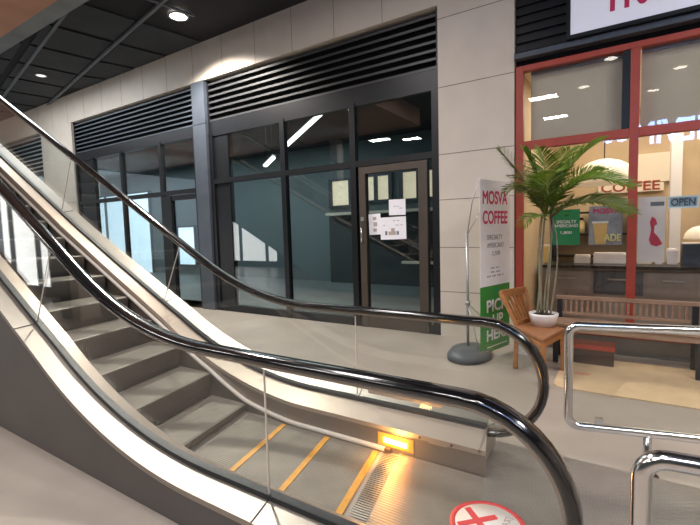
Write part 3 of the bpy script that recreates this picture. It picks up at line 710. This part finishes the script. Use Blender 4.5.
# ================================================================== BANNER
A = Vector((-1.305,4.68,0)); Bp = Vector((-1.13,5.29,0)); dv = (Bp-A).normalized(); nb = Vector((dv.y,-dv.x,0)); W = (Bp-A).length
t = thing('banner_stand', 'white and green cafe banner on a stand before the stone pillar', 'banner', ((A.x+Bp.x)/2,(A.y+Bp.y)/2,0))
def BP(f, z, e=0): return A + dv*(W*f) + Vector((0,0,z)) + nb*e
b = MB(); b.prism([BP(0,.82),BP(1,.82),BP(1,2.0),BP(0,2.0)], nb*.004); sh_ = b.build('sheet', M['white'], t)
b = MB(); b.prism([BP(0,.06),BP(1,.06),BP(1,.819),BP(0,.819)], nb*.004); b.build('green_sheet', M['green'], t)['label'] = 'green lower sheet'
for s_, f0, f1, z0, z1, m_, bo in (('MOSVA',.08,.92,1.735,1.885,'magenta',.022),('COFFEE',.08,.92,1.515,1.665,'magenta',.022),
        ('SPECIALTY',.22,.74,1.34,1.395,'grey_print',.0),('AMERICANO',.22,.78,1.25,1.305,'grey_print',.0),('2,500',.38,.66,1.155,1.21,'grey_print',.0),
        ('PICK',.2,.94,.52,.66,'white',.02),('UP',.40,.76,.355,.485,'white',.02),('HERE',.2,.94,.19,.32,'white',.02)):
    text('lettering', s_, BP(f0,z0,.0045), dv, (0,0,1), W*(f1-f0), z1-z0, M[m_], t, .001, bo)
b = MB()
for z,f0,f1 in ((1.01,.34,.62),(.965,.34,.66),(.92,.22,.78)):
    n = int((f1-f0)*24)
    for i in range(n):
        f = f0+(f1-f0)*i/n
        if i % 4 != 3: b.prism([BP(f,z,.0045),BP(f+.026,z,.0045),BP(f+.026,z+.018,.0045),BP(f,z+.018,.0045)], nb*.001)
b.build('small_print', M['grey_print'], t)
b = MB(); b.prism([BP(.2,.115,.0045),BP(.9,.115,.0045),BP(.9,.125,.0045),BP(.2,.125,.0045)], nb*.001); b.build('underline', M['white'], t)
b = MB(); b.prism([BP(.42,.72,.0045),BP(.56,.72,.0045),BP(.60,.785,.0045),BP(.45,.785,.0045)], nb*.001); b.build('emblem', M['poster_green'], t)
pc = PZ(468,348,.1); pc.z = 0
b = MB(); b.tube([(pc.x,pc.y,.06),(pc.x,pc.y,1.42)], .016, 12); b.lathe((pc.x,pc.y,.60), [(.001,0),(.028,0),(.028,.05),(.001,.05)], 14); b.build('pole', M['pole'], t)
b = MB(); 
for f in (0,1): b.tube([(pc.x,pc.y,1.40), (pc.x*.6+BP(f,2).x*.4, pc.y*.6+BP(f,2).y*.4, 1.75), BP(f,1.99,-.004)], .006, 8); b.tube([(pc.x,pc.y,.62), BP(f,.08,-.006)], .006, 8)
b.build('spring_arm', M['pole'], t, split=True)
b = MB(); c0 = Vector((pc.x,pc.y,0)); 
rings = []
for f,sc in ((0,1.0),(.05,1.0),(.10,.82),(.13,.45)):
    rings.append([c0 + Vector((math.cos(q_)*.24*sc+.02, math.sin(q_)*.34*sc, f+.002)) for q_ in [2*math.pi*i/24 for i in range(24)]])
b.smooth = True; b.loft(rings); b.smooth = False; b.build('weighted_base', M['base_grey'], t)

# ================================================================== CHAIR, POT, PALM
N_, R__, B_, L_ = Vector((-.59,4.17,0)), Vector((-.47,4.72,0)), Vector((-.80,4.98,0)), Vector((-.93,4.60,0))
t = thing('wooden_chair', 'slatted brown wooden chair holding the potted palm', 'chair', (-.7,4.6,0))
def up(v, z): return Vector((v.x,v.y,z))
b = MB(); b.prism([up(N_,.412),up(R__,.412),up(B_,.412),up(L_,.412)], (0,0,.038)); b.build('seat', M['wood_seat'], t, .008)
cc = (N_+R__+B_+L_)/4
for v in (N_,R__,B_,L_):
    q = v + (cc-v)*.10
    b = MB(); b.beam(up(q,.411), up(q + (v-cc)*.06,.002), .042, .042, (1,0,0)); b.build('leg', M['wood'], t, .004)
b = MB()
for a_, c_ in ((N_,R__),(N_,L_),(R__,B_)):
    p, q = a_+(cc-a_)*.12, c_+(cc-c_)*.12; b.beam(up(p,.38), up(q,.38), .02, .05)
b.build('apron', M['wood'], t, split=True)
LT, BT = Vector((-1.09,4.68,.79)), Vector((-.905,5.02,.80)); LB, BB = up(L_,.425)+Vector((.03,.03,.0)), up(B_,.425)+Vector((-.0,-.03,0))
b = MB(); b.beam(LT, LB, .04, .03, (0,1,0)); b.beam(BT, BB, .04, .03, (0,1,0)); b.build('back_post', M['wood'], t, .003, split=True)
b = MB(); b.beam(LT+Vector((0,0,-.03)), BT+Vector((0,0,-.03)), .026, .085); b.beam(LB.lerp(LT,.12), BB.lerp(BT,.12), .022, .05); b.build('back_rail', M['wood'], t, .003, split=True)
b = MB()
for i in range(1,6):
    f = i/6; b.beam((LB.lerp(LT,.12)).lerp(BB.lerp(BT,.12),f), (LT+Vector((0,0,-.05))).lerp(BT+Vector((0,0,-.05)),f), .030, .014, dv)
b.build('back_slat', M['wood'], t)
pc_ = Vector((-.675,4.76,.4505))
palm = thing('potted_palm', 'green feathery palm in a white pot standing on the wooden chair', 'plant', pc_)
b = MB(); b.lathe(pc_, [(.001,0),(.115,0),(.14,.11),(.143,.13),(.127,.13),(.122,.105),(.001,.105)], 36); b.build('pot', M['pot'], palm)
b = MB(); b.lathe(pc_, [(.001,.1055),(.12,.1055),(.10,.117),(.001,.119)], 28); b.build('soil', M['soil'], palm)
def bez(p, n):
    out = []
    for i in range(n+1):
        t_ = i/n; q = [Vector(v) for v in p]
        while len(q) > 1: q = [a.lerp(c,t_) for a,c in zip(q,q[1:])]
        out.append(q[0])
    return out
def pp(px, py, Y=4.74): return PY(px, py, Y)
for pts, r in (([(541,307),(539,270),(538,235),(543,212)],.016),([(546,307),(550,270),(553,235),(549,214)],.012),([(550,306),(557,272),(562,245),(551,214)],.009),([(537,306),(541,270),(543,240),(545,214)],.013),([(544,307),(546,262),(556,232),(552,212)],.008)):
    P_ = [pp(*q, 4.74 + .03*random.uniform(-1,1)) for q in pts]; P_[0].z = pc_.z+.11; P_[0].y = pc_.y+random.uniform(-.03,.03)
    fine = bez(P_, 14)
    b = MB(); b.tube(fine, [r*(1-.4*i/len(fine)) for i in range(len(fine))], 8); b.build('stem', M['stem'], palm)
def frond(ctrl, length, n, m, droop=.35, start=.12):
    n = int(n*1.7)
    pts = bez(ctrl, n); b = MB()
    b.tube(pts[::2], [.007*(1-.8*i/(len(pts)/2)) for i in range(len(pts[::2]))], 6)
    for i in range(int(n*start), n+1):
        p = pts[i]; tg = (pts[min(i+1,n)] - pts[i-1]).normalized(); f = (i/n - start)/(1-start)
        Ln = length*(math.sin(math.pi*min(1,.18+.74*f))**.7) * random.uniform(.88,1.08)
        upv = Vector((0,-.35,1)); sd0 = tg.cross(upv).normalized(); upn = sd0.cross(tg).normalized()
        for s_ in (1,-1):
            d = (sd0*s_*.85 + tg*(.45+.5*f) + upn*.28 + Vector((random.uniform(-.1,.1),random.uniform(-.1,.1),random.uniform(-.08,.08)))).normalized()
            wd = (tg*.8 + upn*.6*s_).normalized()*.007
            q1 = p + d*Ln*.5; q2 = p + d*Ln + Vector((0,0,-droop*Ln*.45)); mid = q1 + Vector((0,0,-droop*Ln*.05))
            th = d.cross(wd).normalized()*.0008
            b.loft([[p-wd*.4-th,p+wd*.4-th,p+wd*.4+th,p-wd*.4+th],[mid-wd-th,mid+wd-th,mid+wd+th,mid-wd+th],[q2-wd*.1-th,q2+wd*.1-th,q2+wd*.1+th,q2-wd*.1+th]])
    return b.build('frond', M[m], palm)
for c_, L, n, m in (
    ([pp(549,214,4.74),pp(556,185,4.7),pp(572,158,4.62),pp(598,143,4.5)], .32, 34, 'leaf'),
    ([pp(549,214,4.74),pp(560,190,4.62),pp(585,166,4.5),pp(630,186,4.42)], .26, 36, 'leaf'),
    ([pp(551,214,4.74),pp(572,203,4.6),pp(600,194,4.5),pp(630,213,4.45)], .26, 36, 'leaf_dark'),
    ([pp(546,214,4.74),pp(540,185,4.66),pp(532,165,4.6),pp(524,150,4.5)], .24, 30, 'leaf'),
    ([pp(545,214,4.74),pp(532,190,4.7),pp(515,165,4.68),pp(499,150,4.62)], .22, 32, 'leaf_dark'),
    ([pp(545,216,4.74),pp(533,195,4.6),pp(520,180,4.5),pp(508,192,4.45)], .18, 28, 'leaf_dark'),
    ([pp(547,214,4.74),pp(550,185,4.8),pp(556,163,4.9),pp(570,150,5.0)], .28, 30, 'leaf'),
    ([pp(547,216,4.74),pp(540,196,4.6),pp(545,175,4.4),pp(556,172,4.25)], .26, 28, 'leaf'),
    ([pp(547,220,4.74),pp(538,212,4.6),pp(530,215,4.5),pp(524,226,4.45)], .14, 20, 'leaf'),
    ([pp(547,214,4.74),pp(545,190,4.6),pp(548,168,4.5),pp(540,150,4.4)], .26, 28, 'leaf'),
    ([pp(548,214,4.74),pp(556,192,4.85),pp(576,172,4.95),pp(600,170,5.0)], .26, 28, 'leaf'),
    ([pp(545,214,4.74),pp(535,192,4.8),pp(526,178,4.9),pp(516,176,4.95)], .22, 24, 'leaf_dark'),
    ([pp(546,216,4.74),pp(538,196,4.55),pp(530,186,4.45),pp(524,192,4.4)], .20, 22, 'leaf_dark'),
    ([pp(550,218,4.74),pp(560,212,4.66),pp(566,206,4.6),pp(572,196,4.55)], .12, 18, 'leaf_dark')):
    frond(c_, L, n, m)

# ================================================================== BENCH, MAT, BOX
t = thing('bench', 'long brown slatted wooden bench under the cafe window', 'bench', (.2,5.2,0))
X0, X1 = -.63, 1.25
b = MB()
for y in (4.98,5.07,5.16,5.25): b.box(X0,X1,y-.036,y+.036,.42,.445)
b.build('seat', M['bench'], t, .003)
b = MB(); b.box(X0,X1,5.33,5.37,.645,.685); b.box(X0,X1,5.335,5.365,.47,.50)
b.build('back_rail', M['bench'], t, .003, split=True)
b = MB(); n = 34
for i in range(n): x = X0+.05+(X1-X0-.1)*i/(n-1); b.box(x-.011,x+.011,5.34,5.36,.5,.645)
b.build('back_slat', M['bench'], t)
for x in (X0+.02, .60, X1-.06):
    b = MB(); b.box(x,x+.05,4.97,5.02,.0135,.42); b.build('leg', M['black'], t)
    b = MB(); b.box(x,x+.05,5.315,5.365,.002,.645); b.build('leg', M['black'], t)
b = MB(); b.box(X0,X1,4.96,4.985,.36,.42); b.build('front_apron', M['bench'], t)
a = PZ(557,356); 
b = MB(); 
x0, x1, y0, y1, r = -.52, 1.6, 4.22, 5.31, .10
pts = []
for cx_, cy_, t0 in ((x1-r,y1-r,0),(x0+r,y1-r,math.pi/2),(x0+r,y0+r,math.pi),(x1-r,y0+r,1.5*math.pi)):
    for i in range(7): pts.append((cx_+r*math.cos(t0+math.pi/2*i/6), cy_+r*math.sin(t0+math.pi/2*i/6), .002))
b.prism(pts, (0,0,.01)); t = thing('floor_mat', 'beige floor mat in front of the cafe bench', 'mat', (.5,4.6,0)); b.build('pile', M['mat'], t)
b = MB()
for i in range(9): b.box(-.40+i*.018,-.40+i*.018+.012,4.70,4.725,.0122,.0128)
for i in range(7): b.box(-.39+i*.02,-.39+i*.02+.013,4.66,4.68,.0122,.0128)
b.build('red_print', M['red_text'], t)
q = PZ(528,360)
t = thing('paper_box', 'small white box on the floor behind the wooden chair', 'box', (-.98,5.2,0))
b = MB(); b.box(-1.02,-.84,5.12,5.3,.002,.2); b.build('body', M['white'], t); b = MB(); b.box(-1.025,-.835,5.115,5.305,.201,.22); b.build('lid', M['paper'], t)
t = thing('storage_crate', 'red and brown low crate under the left end of the bench', 'crate', (-.3,5.3,0))
b = MB(); b.box(-.46,-.05,5.05,5.25,.0135,.17); b.build('body', M['box_brown'], t); b = MB(); b.box(-.47,-.04,5.04,5.26,.171,.22); b.build('lid', M['red'], t)

# notices on the glass door
def notice(label, p, rot, w_, h_, marks, y=5.604):
    t = thing('notice', label, 'notice', (p[0],y,p[1]), 'white notices taped to the glass door'); c_, s_ = math.cos(rot), math.sin(rot)
    ax, az = Vector((c_,0,s_)), Vector((-s_,0,c_)); o = Vector((p[0],y,p[1])) - ax*w_/2 - az*h_/2
    b = MB(); b.obox(o, ax*w_, (0,.002,0), az*h_); b.build('sheet', M['paper'], t)
    for m_, rects in marks:
        b = MB()
        for (u0,v0,u1,v1) in rects: b.obox(o + ax*w_*u0 + az*h_*v0 + Vector((0,-.001,0)), ax*w_*(u1-u0), (0,.0008,0), az*h_*(v1-v0))
        b.build('printed_mark', M[m_], t)
notice('upper right white notice on the glass door', (-2.745,1.80), -.01, .265, .225, [('grey_print',[(.3,.55,.42,.58),(.48,.55,.6,.58),(.62,.42,.8,.45)])])
notice('tall white notice left of the other two on the glass door', (-3.12,1.565), .03, .2, .31, [('tan_print',[(.35,.15,.65,.3),(.4,.4,.7,.6),(.35,.7,.65,.85)])], 5.607)
notice('largest white notice lowest on the glass door with a drawing', (-2.815,1.50), .02, .415, .325, [('grey_print',[(.5,.82,.6,.84),(.65,.82,.75,.84),(.1,.62,.2,.64),(.6,.62,.72,.64),(.78,.62,.88,.64),(.18,.2,.27,.38),(.63,.2,.72,.36)]),('tan_print',[(.32,.2,.6,.36),(.42,.36,.56,.5)])], 5.600)

# ================================================================== LIGHTS
def area(name, loc, sx, sy, e, col, rot=(0,0,0)):
    l = bpy.data.lights.new(name,'AREA'); l.shape = 'RECTANGLE'; l.size = sx; l.size_y = sy; l.energy = e; l.color = col
    o = bpy.data.objects.new(name,l); C.objects.link(o); o.location = loc; o.rotation_euler = rot
    return o
for x in (-3.3,2.9):
    for y in (.4,1.6,2.8): area('hall_light', (x,y,4.95), .7, .35, 48 if x < 0 else 66, (1,.955,.92))
for x in (-7.0,-4.4,-1.9,3.0):
    for y in (-4.4,-1.8): area('hall_light', (x,y,4.5 if x < -4 and y > -3 else 4.95), .7, .35, 44, (1,.96,.935))
area('hall_light', (-11.0,3.9,4.95), 5, 1.2, 150, (.90,.96,1))  # unseen panel added to brighten the left end of the facade
area('cafe_light', (1.0,7.4,3.38), 3.5, 2.0, 110, (1,.90,.76))
area('shop_light', (-8.0,8.0,3.85), 5, 2, 90, (.88,.97,1))
area('shop_light', (-14.5,8.2,3.85), 6, 2, 160, (.82,.93,1))
l = bpy.data.lights.new('amber_glow','POINT'); l.energy = 4; l.color = (1,.50,.12); l.shadow_soft_size = .05
lo = bpy.data.objects.new('amber_glow', l); C.objects.link(lo); lo.location = (lamp_p.x, YF-.30, lamp_p.z+.03)
wd = bpy.data.worlds.new('world'); SC.world = wd; wd.use_nodes = True
bg = wd.node_tree.nodes['Background']; bg.inputs['Color'].default_value = (.80,.90,1,1); bg.inputs['Strength'].default_value = .55

SC.view_settings.view_transform = 'Standard'; SC.view_settings.look = 'None'; SC.view_settings.gamma = 1; SC.view_settings.use_curve_mapping = False
SC.view_settings.exposure = 0.12
SC.cycles.max_bounces = 10; SC.cycles.transparent_max_bounces = 24; SC.cycles.use_denoising = True
SC.cycles.caustics_reflective = False; SC.cycles.caustics_refractive = False; SC.cycles.sample_clamp_indirect = 6
